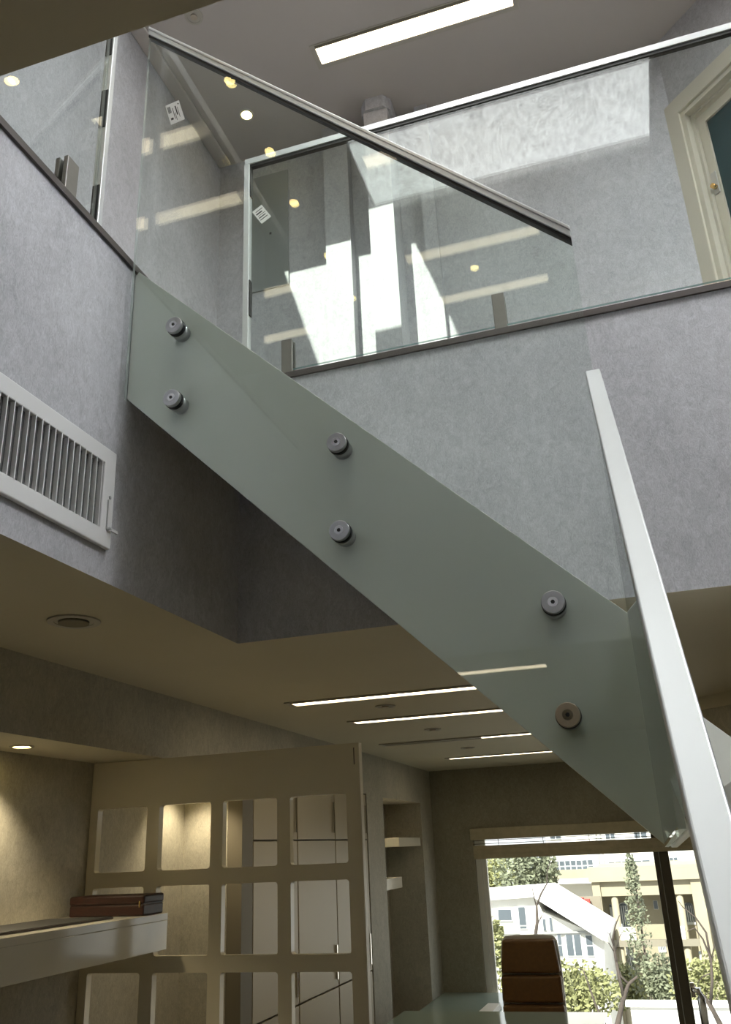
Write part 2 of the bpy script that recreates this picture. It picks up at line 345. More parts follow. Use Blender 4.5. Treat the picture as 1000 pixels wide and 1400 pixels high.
leaf = lf.build('leaf', M['cream'], door, bevel=0.003)
dq(0.15, 0.66, ZF+0.16, 5.50, -0.086, -0.076, MB()).build('pane', M['teal'], leaf)
lk = dq(0.108, 0.142, 5.02, 5.16, -0.062, -0.054, MB()).build('lock_plate', M['steel'], leaf, bevel=0.003)
h0 = K + D*0.125 + N*-0.054 + Vector((0, 0, 5.06))
MB().cyl(h0, h0+N*0.03, 0.013, 16).build('lock_cylinder', M['brass'], leaf)

# skylights: the crinkled one follows its reflection, the rest are added for light
for nm_, S_, lb_ in (('window_2', SKY, 'crinkled translucent skylight, the narrower of the two over the stairwell'), ('window_4', SKC, 'translucent skylight beside the clear roof light'), ('window_5', SKD, 'wide translucent skylight at the end of the stairwell facing the air grille')):
    sk = thing(nm_, lb_, 'skylight', (S_[0], S_[2], ZU), kind='structure')
    MB().box(S_[0]-0.02, S_[1]+0.02, S_[2]-0.02, S_[3]+0.02, ZU+0.10, ZU+0.106).build('translucent_sheet', M['sky'] if nm_ == 'window_4' else M['sky_bright'] if nm_ == 'window_2' else M['sky_open'], sk)
    MB().grid((S_[0]-0.03, S_[1]+0.03), (S_[2]-0.03, S_[3]+0.03), [(S_[0]+0.015, S_[1]-0.015, S_[2]+0.015, S_[3]-0.015)], ZU+0.02, ZU+0.05).build('skylight_frame', M['frame'], sk)
s2 = thing('window_3', 'clear roof light beside the translucent skylights', 'skylight', (OPEN[0], OPEN[2], ZU), kind='structure')  # unseen opening added so the sun reaches the upper back wall
MB().box(OPEN[0]-0.03, OPEN[1]+0.03, OPEN[2]-0.03, OPEN[3]+0.03, ZU+0.225, ZU+0.233).build('pane', M['pane'], s2)
MB().grid((OPEN[0]-0.05, OPEN[1]+0.05), (OPEN[2]-0.05, OPEN[3]+0.05), [(OPEN[0], OPEN[1], OPEN[2], OPEN[3])], ZU+0.22, ZU+0.25).build('skylight_frame', M['frame'], s2)

# columns and panel on the upper back wall
def column(x0, x1, y0, label, z0=ZF, head=True):
    o = MB().box(x0, x1, y0, YU, z0, ZU)
    if head: o.prism([(x0-0.02, y0+0.03, 0), (x0+0.02, y0-0.02, 0), (x1-0.02, y0-0.02, 0), (x1+0.02, y0+0.03, 0), (x1+0.02, YU, 0), (x0-0.02, YU, 0)], (0, 0, ZU-0.09), (0, 0, ZU))
    return tag(o.build('wall_column', M['paper']), label, 'column', 'columns on the upper back wall', 'structure')
column(-1.05, -0.90, 3.86, 'square wall column with a wider octagonal head')
column(-1.36, -1.20, 3.97, 'plain wall pilaster between the dark wall panel and the headed column', head=False)
column(-0.76, -0.68, 4.00, 'slim wall pilaster on the door side of the headed column', head=False)
tag(MB().box(-1.93, -1.63, YU-0.012, YU, 5.12, 6.02).build('wall_panel', M['greypanel'], bevel=0.002), 'dark grey rectangular wall panel behind the corner of the long balustrade', 'panel')

# ------------------------------------------------------------------ staircase
YS = 1.996
def btop(x): return 3.674 - 0.965*(x + 1.346)
def bbot(x): return 3.200 - 0.980*(x + 1.346)
st = thing('staircase', 'pale painted steel staircase with closed stringers climbing to the upper gallery', 'staircase', (0.4, 1.9, 0))
def stringer(x0, x1, y0, y1, name='stringer', cut=False):
    return MB().prism([(x0, 0, bbot(x0)), (x1, 0, bbot(x1)), (x1, 0, btop(x1)), (x0+0.012, 0, btop(x0)-0.004), (x0, 0, btop(x0)-0.02)], (0, y0, 0), (0, y1, 0)).build(name, M['stringer'], st, bevel=0.0015)
stringer(XL+0.002, 0.024, YS, YS+0.014)
MB().prism([(XL+0.002, 0, bbot(XL+0.002)), (0.015, 0, bbot(0.015)), (0.03, 0, 1.975), (0.50, 0, 1.968), (0.50, 0, 1.995), (0.41, 0, 1.99), (XL+0.002, 0, btop(XL+0.002))], (0, 2.745, 0), (0, 2.765, 0)).build('stringer', M['stringer'], st, bevel=0.0015)
NS = 7; run = 1.37/NS
for k in range(NS):
    x0 = XL + 0.004 + run*k; z = 3.65 - 0.21*(k+1)
    MB().box(x0, x0+run+0.02, YS+0.016, 2.743, z-0.03, z).build('tread', M['tread'], st, bevel=0.003)
    MB().box(x0-0.003, x0+0.012, YS+0.016, 2.743, z, z+0.18).build('riser', M['stringer'], st)
sp = [(XL+0.004, 0, bbot(XL)+0.02), (0.024, 0, bbot(0.024)+0.02), (0.024, 0, bbot(0.024)+0.035), (XL+0.004, 0, bbot(XL)+0.035)]
MB().prism(sp, (0, YS+0.016, 0), (0, 2.743, 0)).build('soffit', M['stringer'], st)
MB().box(0.14, 0.84, 1.25, 2.743, 1.90, 1.965).build('landing', M['tread'], st, bevel=0.003)
SKW = -0.0195
def sx(y, x): return x + SKW*(y - 1.98)
fas = [(1.994, 1.858), (1.994, 2.352), (1.25, 2.190), (1.25, 1.888)]
MB().prism([(sx(y, 0.030), y, z) for y, z in fas], (0, 0, 0), (0.013, 0, 0)).build('stringer', M['stringer'], st, bevel=0.0015)
for k in range(9):                                            # second flight, descending beside the camera
    y1 = 1.25 - 0.2*k; z = 1.965 - 0.196*(k+1)
    MB().box(0.24, 0.82, y1-0.22, y1, z-0.03, z).build('tread', M['tread'], st, bevel=0.003)
    MB().box(0.24, 0.82, y1-0.012, y1+0.003, z, z+0.166).build('riser', M['stringer'], st)
for xx in (0.222, 0.822):
    MB().prism([(xx, 1.26, 1.90), (xx, 1.26, 1.60), (xx, -0.32, 0.0), (xx, -0.62, 0.0), (xx, -0.62, 0.16), (xx, 1.20, 1.96)], (0, 0, 0), (0.016, 0, 0)).build('stringer', M['stringer'], st)

FB = [None]
def glass_panel(mb_pts, thick, name, parent, mat='glass'):
    mb = MB(); mb.prism(mb_pts, (0, 0, 0), thick, 0, 1)
    return mb.build(name, [M[mat], M['edge'] if parent == FB[0] else M['edgew']], parent)

# stair balustrade, upper flight
GY = 1.950
bal = thing('stair_balustrade', 'sloping glass balustrade bolted to the stair stringer under a metal handrail', 'balustrade', (0.0, GY, 1.86))
gx0, gx1 = -1.324, 0.026
gtl, gtr = 4.690, 3.384
glass_panel([(gx0, GY, 3.172), (gx1, GY, 1.858), (gx1, GY, gtr), (gx0, GY, gtl)], (0, 0.012, 0), 'glass_pane', bal, 'stairglass')
def sloped(p, q, wy, lo, hi, mb=None, yc=GY+0.006, mi=0):
    mb = mb or MB(); y0 = yc-wy/2
    return mb.prism([(p[0], y0, p[1]+lo), (q[0], y0, q[1]+lo), (q[0], y0, q[1]+hi), (p[0], y0, p[1]+hi)], (0, 0, 0), (0, wy, 0), mi)
A_, B_ = (gx0, gtl), (gx1, gtr)
sloped(A_, B_, 0.030, -0.010, 0.028).build('handrail', M['alu2'], bal, bevel=0.002)
sloped(A_, B_, 0.020, -0.022, -0.010).build('gasket', M['gasket'], bal)
sloped(A_, B_, 0.034, 0.012, 0.016).build('handrail_line', M['steel'], bal)
for i, (px, pz) in enumerate(((-1.187, 3.421), (-1.183, 3.163), (-0.667, 2.917), (-0.667, 2.660), (-0.145, 2.401), (-0.144, 2.141))):
    s_ = GY/YS; X = px*s_; Z = EYE.z + (pz-EYE.z)*s_
    so = MB().cyl((X, GY-0.014, Z), (X, GY, Z), 0.027, 32).build('standoff', M['bronze'] if i == 5 else M['steel'], bal, bevel=0.0015)
    MB().cyl((X, GY+0.0125, Z), (X, YS, Z), 0.0265, 32).build('spacer', M['steel'], so)
    MB().cyl((X, GY-0.0005, Z), (X, GY+0.0125, Z), 0.0282, 32).build('washer', M['gasket'], so)
    MB().cyl((X, GY-0.0152, Z), (X, GY-0.0138, Z), 0.0118, 24).build('screw_head', M['chrome'], so)
    MB().cyl((X, GY-0.0164, Z), (X, GY-0.0150, Z), 0.0050, 6).build('hex_socket', M['gasket'], so)
    MB().ring((0, 0), 0.0118, 0.0128, 0, 0.0006, 24)
def sticker(origin, ex, ez, n, wdt, hgt, parent, lines, seed):
    """paper label with printed bars, ex/ez in-plane axes, n toward the viewer"""
    rnd = random.Random(seed); o = Vector(origin); ex = Vector(ex).normalized(); ez = Vector(ez).normalized(); n = Vector(n)
    def quad(a0, a1, b0, b1, h, mb):
        mb.prism([o+ex*a0+ez*b0, o+ex*a1+ez*b0, o+ex*a1+ez*b1, o+ex*a0+ez*b1], n*(h-0.0003), n*h); return mb
    p = quad(0, wdt, 0, hgt, 0.0006, MB()).build('sticker', M['paperw'], parent)
    mb = MB()
    for (a0, a1, b0, b1) in lines: quad(a0*wdt, a1*wdt, b0*hgt, b1*hgt, 0.0009, mb)
    mb.build('print', M['ink'], p)
ln = [(0.08, 0.30, 0.55+0.03*i, 0.565+0.03*i) for i in range(11)] + [(0.12, 0.3, 0.2, 0.3), (0.4, 0.44, 0.2, 0.75), (0.5, 0.53, 0.1, 0.5), (0.60, 0.68, 0.35, 0.8), (0.74, 0.77, 0.2, 0.72), (0.84, 0.92, 0.82, 0.88)]
a = at(234, 171, y=GY-0.001); b = at(253, 163, y=GY-0.001); c3 = at(226, 145, y=GY-0.001)
sticker(a, b-a, c3-a, (0, -1, 0), (b-a).length, (c3-a).length, bal, ln, 1)

# lower-flight handrail and glass, running down past the camera
b2 = thing('stair_balustrade', 'glass balustrade of the lower flight under a broad brushed flat handrail', 'balustrade', (0.03, 1.0, 1.2))
MR = 0.955
def r2(y, dx, dz): return (sx(y, 0.025)+dx, y, 3.0 - MR*(1.979-y) + dz)
ya, yb = 1.946, 0.15
hr = MB().prism([r2(ya, -0.018, 0), r2(ya, 0.018, 0), r2(yb, 0.018, 0), r2(yb, -0.018, 0)], (0, 0, -0.034), (0, 0, 0))
hr.build('handrail', M['alu'], b2, bevel=0.003, seg=3)
gp = [(1.944, 1.860), (1.944, 2.936), (0.16, 2.966-MR*1.815), (0.16, 1.14), (0.90, 1.86), (1.235, 1.95), (1.245, 1.888)]
MB().prism([(sx(y, 0.016), y, z) for y, z in gp], (0, 0, 0), (0.010, 0, 0), 0, 1).build('glass_pane', [M['stairglass'], M['edgew']], b2)

# left gallery balustrade
lb = thing('gallery_balustrade', 'short clear glass gallery balustrade with a white end channel above the air grille', 'balustrade', (XL, 1.2, ZF+0.024))
ZB0 = ZF+0.05
glass_panel([(XL-0.030, 0.56, ZB0), (XL-0.030, 1.785, ZB0), (XL-0.030, 1.785, 4.80), (XL-0.030, 0.56, 4.80)], (0.012, 0, 0), 'glass_pane', lb)
MB().box(XL-0.040, XL-0.008, 1.790, 1.812, ZF+0.024, 4.86).build('end_channel', M['alu2'], lb, bevel=0.002)
for z0, z1 in ((3.70, 3.86), (4.10, 4.26), (4.42, 4.60)): MB().box(XL-0.036, XL-0.012, 1.787, 1.7915, z0, z1).build('gasket', M['gasket'], lb)
MB().box(XL-0.042, XL-0.006, 0.54, 1.812, 4.80, 4.86).build('handrail', M['alu2'], lb, bevel=0.002)
def clamp(o, lo, hi, axis, c, parent):
    """split spigot holding the glass: two cheeks with a chamfered top"""
    for sgn in (-1, 1):
        t0, t1 = (0.0065, 0.022) if sgn > 0 else (-0.022, -0.0065)
        if axis == 'y':
            mb = MB().prism([(c+t0, lo, ZF+0.024), (c+t0, hi, ZF+0.024), (c+t0, hi, o), (c+t0, lo, o)], (0, 0, 0), (t1-t0, 0, 0))
        else:
            mb = MB().prism([(lo, c+t0, ZF+0.024), (hi, c+t0, ZF+0.024), (hi, c+t0, o), (lo, c+t0, o)], (0, 0, 0), (0, t1-t0, 0))
        mb.build('clamp_cheek', M['clamp'], parent, bevel=0.003)
clamp(3.825, 1.62, 1.675, 'y', XL-0.024, lb); clamp(3.825, 0.85, 0.905, 'y', XL-0.024, lb)

# far gallery balustrade
fb = thing('gallery_balustrade', 'long clear glass gallery balustrade with bright metal rail and steel clamps', 'balustrade', (-0.2, YF+0.02, ZF+0.024)); FB[0] = fb
glass_panel([(-1.330, YF+0.012, ZB0), (1.72, YF+0.012, ZB0), (1.72, YF+0.012, 4.85), (-1.330, YF+0.012, 4.85)], (0, 0.012, 0), 'glass_pane', fb)
MB().box(-1.343, 1.72, YF+0.002, YF+0.034, 4.843, 4.875).build('handrail', M['alu2'], fb, bevel=0.002)
MB().box(-1.320, 1.72, YF+0.008, YF+0.028, 4.828, 4.843).build('gasket', M['gasket'], fb)
MB().box(-1.345, -1.318, YF+0.002, YF+0.034, ZF+0.024, 4.843).build('end_channel', M['alu2'], fb, bevel=0.002)
for z0, z1 in ((3.70, 3.79), (4.02, 4.20), (4.66, 4.83)): MB().box(-1.319, -1.313, YF+0.006, YF+0.030, z0, z1).build('gasket', M['gasket'], fb)
for xa in (-1.165, -0.290, 0.585, 1.46): clamp(3.85, xa, xa+0.048, 'x', YF+0.018, fb)
a = at(358, 306, y=YF+0.01); b = at(371, 296, y=YF+0.01); c3 = at(345, 290, y=YF+0.01)
sticker(a, b-a, c3-a, (0, -1, 0), (b-a).length, (c3-a).length, fb, [(0.1, 0.85, 0.2, 0.25), (0.1, 0.8, 0.35, 0.41), (0.15, 0.9, 0.5, 0.53), (0.1, 0.7, 0.62, 0.7), (0.2, 0.9, 0.8, 0.84)], 2)

p = at(370, 319, y=YF+0.0105); MB().box(p.x-0.005, p.x+0.005, p.y-0.0004, p.y, p.z-0.006, p.z+0.006).build('tape_dot', M['ink'], fb)

# ------------------------------------------------------------------ air grille
gy0, gy1, gz0, gz1 = 1.15, 1.945, 2.690, 2.985
vg = thing('air_grille', 'white metal air grille with thin upright louvres in the stairwell wall', 'air grille', (XL, (gy0+gy1)/2, gz0))
MB().grid((gy0, gy1), (gz0, gz1), [(gy0+0.055, gy1-0.055, gz0+0.05, gz1-0.05)], XL+0.0005, XL+0.016, 'yzx').build('frame', M['vent'], vg, bevel=0.003)
MB().box(XL+0.0003, XL+0.002, gy0+0.03, gy1-0.03, gz0+0.03, gz1-0.03).build('backing', M['dark'], vg)
nl = 26; first = None
for i in range(nl):
    y = gy0+0.066 + i*(gy1-gy0-0.132)/(nl-1)
    if first is None:
        first = MB().prism([(XL+0.003, -0.001+y, 0), (XL+0.003, 0.001+y, 0), (XL+0.0165, 0.0016+y, 0), (XL+0.0165, -0.0016+y, 0)], (0, 0, gz0+0.046), (0, 0, gz1-0.046)).build('louvre', M['vent'], vg); y_first = y
    else: dup(first, vg, (0, y-y_first, 0))
MB().box(XL+0.016, XL+0.018, gy1-0.030, gy1-0.026, gz0+0.05, gz0+0.14).build('latch_slot', M['steel'], vg)
MB().cyl((XL+0.016, gy1-0.02, gz0+0.055), (XL+0.024, gy1-0.02, gz0+0.055), 0.006, 12).box(XL+0.018, XL+0.024, gy1-0.024, gy1+0.018, gz0+0.051, gz0+0.059).build('latch', M['vent'], vg)
MB().cyl((XL+0.0155, gy1-0.02, gz0+0.15), (XL+0.018, gy1-0.02, gz0+0.15), 0.005, 12).build('screw', M['steel'], vg)

# ------------------------------------------------------------------ ceiling lights
def strip_light(x0, x1, y, zc, lab, group, glow, lit=(0, 1), wd=0.11):
    t = thing('strip_light', lab, 'strip light', ((x0+x1)/2, y, zc), group)
    h = wd/2
    MB().grid((x0-0.03, x1+0.03), (y-h-0.028, y+h+0.028), [(x0, x1, y-h, y+h)], zc-0.007, zc-0.0003).build('frame', M['stripoff'], t, bevel=0.002)
    L_ = x1-x0
    MB().box(x0+L_*lit[0], x0+L_*lit[1], y-h, y+h, zc-0.003, zc-0.0005).build('diffuser', glow, t)
    if lit != (0, 1): MB().box(x0, x0+L_*lit[0], y-h, y+h, zc-0.003, zc-0.0005).build('unlit_diffuser', M['stripoff'], t)
    MB().box(x0, x1, y-h-0.022, y-h-0.006, zc-0.0085, zc-0.007).build('groove', M['darkside'], t)
    return t
strip_light(-1.19, -0.06, 3.455, ZU, 'long warm strip light recessed in the upper ceiling behind the handrails', 'upper ceiling strip lights', M['strip_up'])
for y, nm in ((0.20, 'beside the skylight'), (-0.43, 'second row from the skylight')):
    for (x0, x1), e in (((-1.19, -0.15), 'by the stairwell'), ((-3.25, -2.12), 'towards the gallery end')):
        strip_light(x0, x1, y, ZU, 'warm strip light in the upper ceiling, %s, %s' % (nm, e), 'upper ceiling strip lights', M['strip_up'])
strip_light(-1.68, -0.45, 4.17, ZC, 'warm lower ceiling strip light, the row closest to the stairwell wall', 'lower ceiling strip lights', M['strip_low'], wd=0.082)
strip_light(-1.62, -0.42, 5.00, ZC, 'warm lower ceiling strip light, second row from the stairwell', 'lower ceiling strip lights', M['strip_low'], wd=0.082)
strip_light(-1.80, -0.42, 6.26, ZC, 'half unlit lower ceiling strip light between two lit rows', 'lower ceiling strip lights', M['strip_low'], lit=(0.52, 1), wd=0.082)
strip_light(-1.62, -0.42, 7.66, ZC, 'warm lower ceiling strip light, the row closest to the window', 'lower ceiling strip lights', M['strip_low'], wd=0.082)

strip_light(-1.40, -0.34, 0.13, ZC, 'warm lower ceiling strip light on the side of the stairwell away from the window', 'lower ceiling strip lights', M['strip_low'], wd=0.082)
def downlight(x, y, zc, lab, group, lit=True, r=0.045, spot=0, nm='downlight'):
    t = thing(nm, lab, 'downlight' if nm == 'downlight' else 'ceiling speaker', (x, y, zc), group)
    MB().ring((x, y), r*0.74, r, zc-0.006, zc-0.0003).build('trim_ring', M['white'] if lit else M['stripoff'], t, bevel=0.001)
    MB().cyl((x, y, zc-0.0030), (x, y, zc-0.0005), r*0.76, 24).build('lens', M['bulb'] if lit else M['stripoff'], t)
    if not lit: MB().cyl((x, y, zc-0.010), (x, y, zc-0.003), r*(0.58 if nm == 'ceiling_speaker' else 0.36), 20).build('core', M['darkside'] if nm == 'ceiling_speaker' else M['bronze'], t)
    if spot:
        d = bpy.data.lights.new('downlight_lamp', 'SPOT'); d.energy = spot; d.color = (1, 0.84, 0.56); d.spot_size = 1.9; d.spot_blend = 0.7; d.shadow_soft_size = 0.03
        o = bpy.data.objects.new('downlight_lamp', d); COL.objects.link(o); o.parent = t; o.location = (0, 0, -0.02)
    return t
for (x, y, lb_) in ((-1.765, 3.70, 'lit downlight in the upper ceiling by the corner of the gallery'), (-1.75, 0.47, 'lit upper downlight over the gallery, beside the strip lights'),
                    (-1.75, -0.12, 'lit upper downlight between two strip light rows'), (-1.78, -0.62, 'lit upper downlight past the second strip row'),
                    (-0.70, -0.09, 'lit upper downlight between the strip rows over the stairwell side'), (0.22, 3.00, 'lit upper downlight over the landing by the long balustrade')):
    downlight(x, y, ZU, lb_, 'upper ceiling downlights')
downlight(-1.751, 2.985, ZU, 'unlit round clear fitting in the upper ceiling over the stair top', 'upper ceiling fittings', lit=False, r=0.05)
downlight(-2.292, 2.862, ZS, 'lit downlight in the soffit above the long white shelf', 'recess downlights', spot=SPOT)
downlight(-2.29, 4.27, ZS, 'lit downlight in the soffit behind the openwork board', 'recess downlights', spot=SPOT*0.8)
downlight(-2.27, 7.62, 2.28, 'lit downlight in the top of the niche', 'recess downlights', spot=SPOT*0.35, r=0.04)
downlight(-1.665, 2.265, ZC, 'large round ceiling speaker with a recessed cone', None, lit=False, r=0.083, nm='ceiling_speaker')
for (u, v, e) in ((527, 965, 'between the first two strip rows'), (592, 997, 'between the second strip row and the half unlit one'), (640, 1022, 'between the half unlit strip and the window row')):
    p = at(u, v, z=ZC); downlight(p.x, p.y, ZC, 'unlit round lower downlight ' + e, 'unlit lower downlights', lit=False, r=0.055)

# ------------------------------------------------------------------ openwork board, shelf, book
YP = 3.578
bd = thing('openwork_board', 'cream lacquered partition board with a grid of rounded square openings', 'partition', (-1.8, YP, 0))
def rounded(x0, x1, z0, z1, r, n=4):
    pts = []
    for cx, cz, a0 in ((x1-r, z1-r, 0), (x0+r, z1-r, 90), (x0+r, z0+r, 180), (x1-r, z0+r, 270)):
        for i in range(n+1):
            t = math.radians(a0 + 90*i/n); pts.append((cx+r*math.cos(t), cz+r*math.sin(t)))
    return pts
cu = bpy.data.curves.new('board_curve', 'CURVE'); cu.dimensions = '2D'; cu.fill_mode = 'BOTH'; cu.extrude = 0.018
def spl(pts):
    s = cu.splines.new('POLY'); s.points.add(len(pts)-1); s.use_cyclic_u = True
    for p, q in zip(s.points, pts): p.co = (q[0]+1.8, q[1], 0, 1)
spl([(-2.452, 0.01), (-1.150, 0.01), (-1.150, 2.309), (-2.452, 2.309)])
for r in range(6):
    for x0 in (-2.412, -2.095, -1.781, -1.466):
        zt = 2.106 - 0.3335*r; spl(rounded(x0, x0+0.256, zt-0.271, zt, 0.012))
co = bpy.data.objects.new('board_tmp', cu); COL.objects.link(co); bpy.context.view_layer.update()
me = bpy.data.meshes.new_from_object(co.evaluated_get(bpy.context.evaluated_depsgraph_get())); bpy.data.objects.remove(co); bpy.data.curves.remove(cu)
me.transform(Matrix.Rotation(math.pi/2, 4, 'X')); me.materials.clear(); me.materials.append(M['lacquer']); me.name = 'board'
bo = bpy.data.objects.new('board', me); COL.objects.link(bo); bo.parent = bd; bo.location = (0, 0.018, 0)
MB().box(-1.1495, -1.146, YP, YP+0.036, 0.01, 2.31).build('edge_band', M['edgeband'], bd)
MB().box(-1.172, -1.168, YP-0.001, YP+0.0, 2.22, 2.29).build('hinge_slot', M['trim'], bd)

sh = thing('floating_shelf', 'long thick white floating shelf fixed along the recess wall', 'shelf', (-2.25, 2.4, 1.5))
MB().box(XR+0.001, -2.03, 0.3, YP-0.003, 1.640, 1.668).build('top_board', M['white'], sh, bevel=0.002)
MB().box(-2.055, -2.031, 0.3, YP-0.003, 1.527, 1.640).build('front_apron', M['white'], sh, bevel=0.002)
MB().box(XR+0.001, -2.055, 0.3, YP-0.003, 1.527, 1.545).build('bottom_board', M['white'], sh)
bk = thing('wooden_box', 'dark red-brown lidded box lying on the white shelf against the board', 'box', (-2.22, 3.44, 1.669))
MB().box(-2.40, -2.045, 3.40, 3.56, 1.669, 1.712).build('body', M['book'], bk, bevel=0.006)
MB().box(-2.402, -2.043, 3.398, 3.562, 1.7135, 1.748).build('lid', M['book'], bk, bevel=0.008)
MB().box(-2.399, -2.046, 3.401, 3.559, 1.7115, 1.7140).build('seam', M['bookdark'], bk)
MB().box(-2.066, -2.060, 3.3965, 3.3985, 1.70, 1.725).build('clasp', M['brass'], bk)
mt = thing('desk_mat', 'thin dark leather folder lying flat on the white shelf', 'folder', (-2.2, 2.9, 1.669))
MB().prism([(-2.37, 2.45, 0), (-2.10, 2.45, 0), (-2.10, 3.27, 0), (-2.37, 3.22, 0)], (0, 0, 1.669), (0, 0, 1.676)).build('cover', M['bookdark'], mt, bevel=0.002)
MB().prism([(-2.365, 2.46, 0), (-2.105, 2.46, 0), (-2.105, 3.265, 0), (-2.365, 3.215, 0)], (0, 0, 1.6762), (0, 0, 1.6775)).build('leather_face', M['ink'], mt)

# tall cabinet in the recess behind the board
cb = thing('tall_cabinet', 'built-in cream cabinet with glossy doors behind the openwork board', 'cabinet', (-2.35, 5.58, 0))
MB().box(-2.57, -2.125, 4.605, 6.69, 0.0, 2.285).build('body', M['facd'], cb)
struct(MB().box(-2.189, -2.105, 4.462, 4.60, 0.0, 2.285).build('trim_5', M['darkside']), 'dark brown upright filler strip beside the built-in cabinet', 'trim')  # near side panel of the cabinet, kept as its own piece
for j, (y0, y1) in enumerate(((4.605, 5.25), (5.26, 5.95), (5.96, 6.685))):
    for z0, z1 in ((0.05, 1.06), (1.07, 1.95), (1.96, 2.28)):
        dr = MB().box(-2.124, -2.104, y0+0.003, y1-0.003, z0, z1).build('door', M['cabinet'], cb, bevel=0.002)
        MB().box(-2.104, -2.092, y1-0.05, y1-0.035, z0+0.04, min(z1-0.04, z0+0.24)).build('handle', M['chrome'], dr)

# niche shelves
tag(MB().box(-2.448, -2.12, 7.66, 8.418, 1.895, 1.97).build('niche_shelf', M['white'], bevel=0.002), 'thick white shelf block in the niche directly under its downlight', 'shelf', 'niche shelves')
tag(MB().box(-2.448, -2.12, 7.152, 7.69, 1.570, 1.655).build('niche_shelf', M['white'], bevel=0.002), 'short white shelf block lower down in the niche beside the pier', 'shelf', 'niche shelves')

# ------------------------------------------------------------------ desk, credenza, chair
cr = thing('credenza', 'low sideboard with a grey glass top in the corner below the niche', 'sideboard', (-1.72, 8.0, 0))
MB().box(-2.095, -1.40, 7.20, YB-0.005, 0.60, 0.612).build('glass_top', M['deskback'], cr, bevel=0.002)
MB().box(-2.095, -1.42, 7.22, YB-0.01, 0.02, 0.60).build('body', M['lacquer'], cr)
for i in range(3): MB().box(-1.42, -1.402, 7.24+0.54*i, 7.76+0.54*i, 0.06, 0.58).build('door', M['white'], cr, bevel=0.003)
dk = thing('glass_desk', 'large desk with a pale green glass top in front of the leather chair', 'desk', (-1.2, 6.6, 0))
MB().box(-1.98, -0.50, 6.15, 7.05, 0.738, 0.750).build('glass_top', M['deskback'], dk, bevel=0.002)
MB().box(-1.93, -0.55, 6.20, 7.00, 0.70, 0.7375).build('underframe', M['steel'], dk)
for xx in (-1.92, -0.60):
    for yy in (6.22, 6.94): MB().box(xx, xx+0.045, yy, yy+0.045, 0.0, 0.70).build('leg', M['steel'], dk)
pp = thing('paper_stack', 'small stack of white papers on the corner of the sideboard', 'papers', (-1.5, 7.6, 0.612))
for i in range(4): MB().prism([(-1.56+0.01*i, 7.50, 0), (-1.42, 7.50, 0), (-1.42, 8.05-0.02*i, 0), (-1.55+0.01*i, 8.05-0.02*i, 0)], (0, 0, 0.613+0.012*i), (0, 0, 0.6235+0.012*i)).build('sheet_bundle', M['paperw'], pp)

CX, CY = -1.085, 7.50
ch = thing('office_chair', 'high-backed brown leather executive chair at the glass desk', 'chair', (CX, CY, 0))
def lean(z): return CY + 0.02 + max(0, z-0.5)*0.12
prof = [(0.245, 0.46), (0.243, 0.70), (0.240, 0.90), (0.232, 1.06), (0.222, 1.15), (0.205, 1.172)]
bs = MB()
outl = [(-w_, z) for w_, z in prof] + [(-0.19, 1.186), (-0.1, 1.194), (0.1, 1.194), (0.19, 1.186)] + [(w_, z) for w_, z in reversed(prof)]
bs.prism([(CX+x, lean(z)+0.055, z) for x, z in outl], (0, 0, 0), (0, 0.035, 0))
bs.build('back_shell', M['frame'], ch, bevel=0.008)
for z0, z1 in ((0.47, 0.585), (0.60, 0.715), (0.73, 0.915), (0.93, 1.165)):
    def wz(z):
        for (w0_, a0), (w1_, a1) in zip(prof, prof[1:]):
            if a0 <= z <= a1: return w0_ + (w1_-w0_)*(z-a0)/(a1-a0)
        return prof[-1][0]
    pts = [(-wz(z0)+0.006, z0), (wz(z0)-0.006, z0), (wz(z1)-0.006, z1), (-wz(z1)+0.006, z1)]
    mb = MB(); mb.prism([(CX+x, lean(z), z) for x, z in pts], (0, -0.012, 0), (0, 0.062, 0))
    mb.build('back_cushion', M['leather'], ch, bevel=0.02, seg=3)
MB().box(CX-0.25, CX+0.25, CY-0.44, CY+0.05, 0.42, 0.51).build('seat', M['leather'], ch, bevel=0.03, seg=3)
for s_ in (-1, 1):
    ar = MB().tube([(CX+s_*0.27, CY+0.02, 0.45), (CX+s_*0.29, CY+0.0, 0.62), (CX+s_*0.29, CY-0.28, 0.64)], [0.016]*3, 10).build('armrest', M['chrome'], ch)
    MB().box(CX+s_*0.29-0.03, CX+s_*0.29+0.03, CY-0.30, CY-0.04, 0.645, 0.668).build('arm_pad', M['leather'], ar, bevel=0.008)
MB().cyl((CX, CY-0.2, 0.12), (CX, CY-0.2, 0.43), 0.028, 16).build('gas_stem', M['chrome'], ch)
for i in range(5):
    t = 2*math.pi*i/5 + 0.3; e = Vector((math.cos(t), math.sin(t), 0))
    lg = MB().tube([Vector((CX, CY-0.2, 0.12)), Vector((CX, CY-0.2, 0.085)) + e*0.29], [0.026, 0.016], 8).build('base_arm', M['chrome'], ch)
    q = Vector((CX, CY-0.2, 0.032)) + e*0.29; r_ = Vector((-e.y, e.x, 0))
    MB().cyl(q - r_*0.02, q + r_*0.02, 0.03, 16).build('castor', M['ink'], lg)

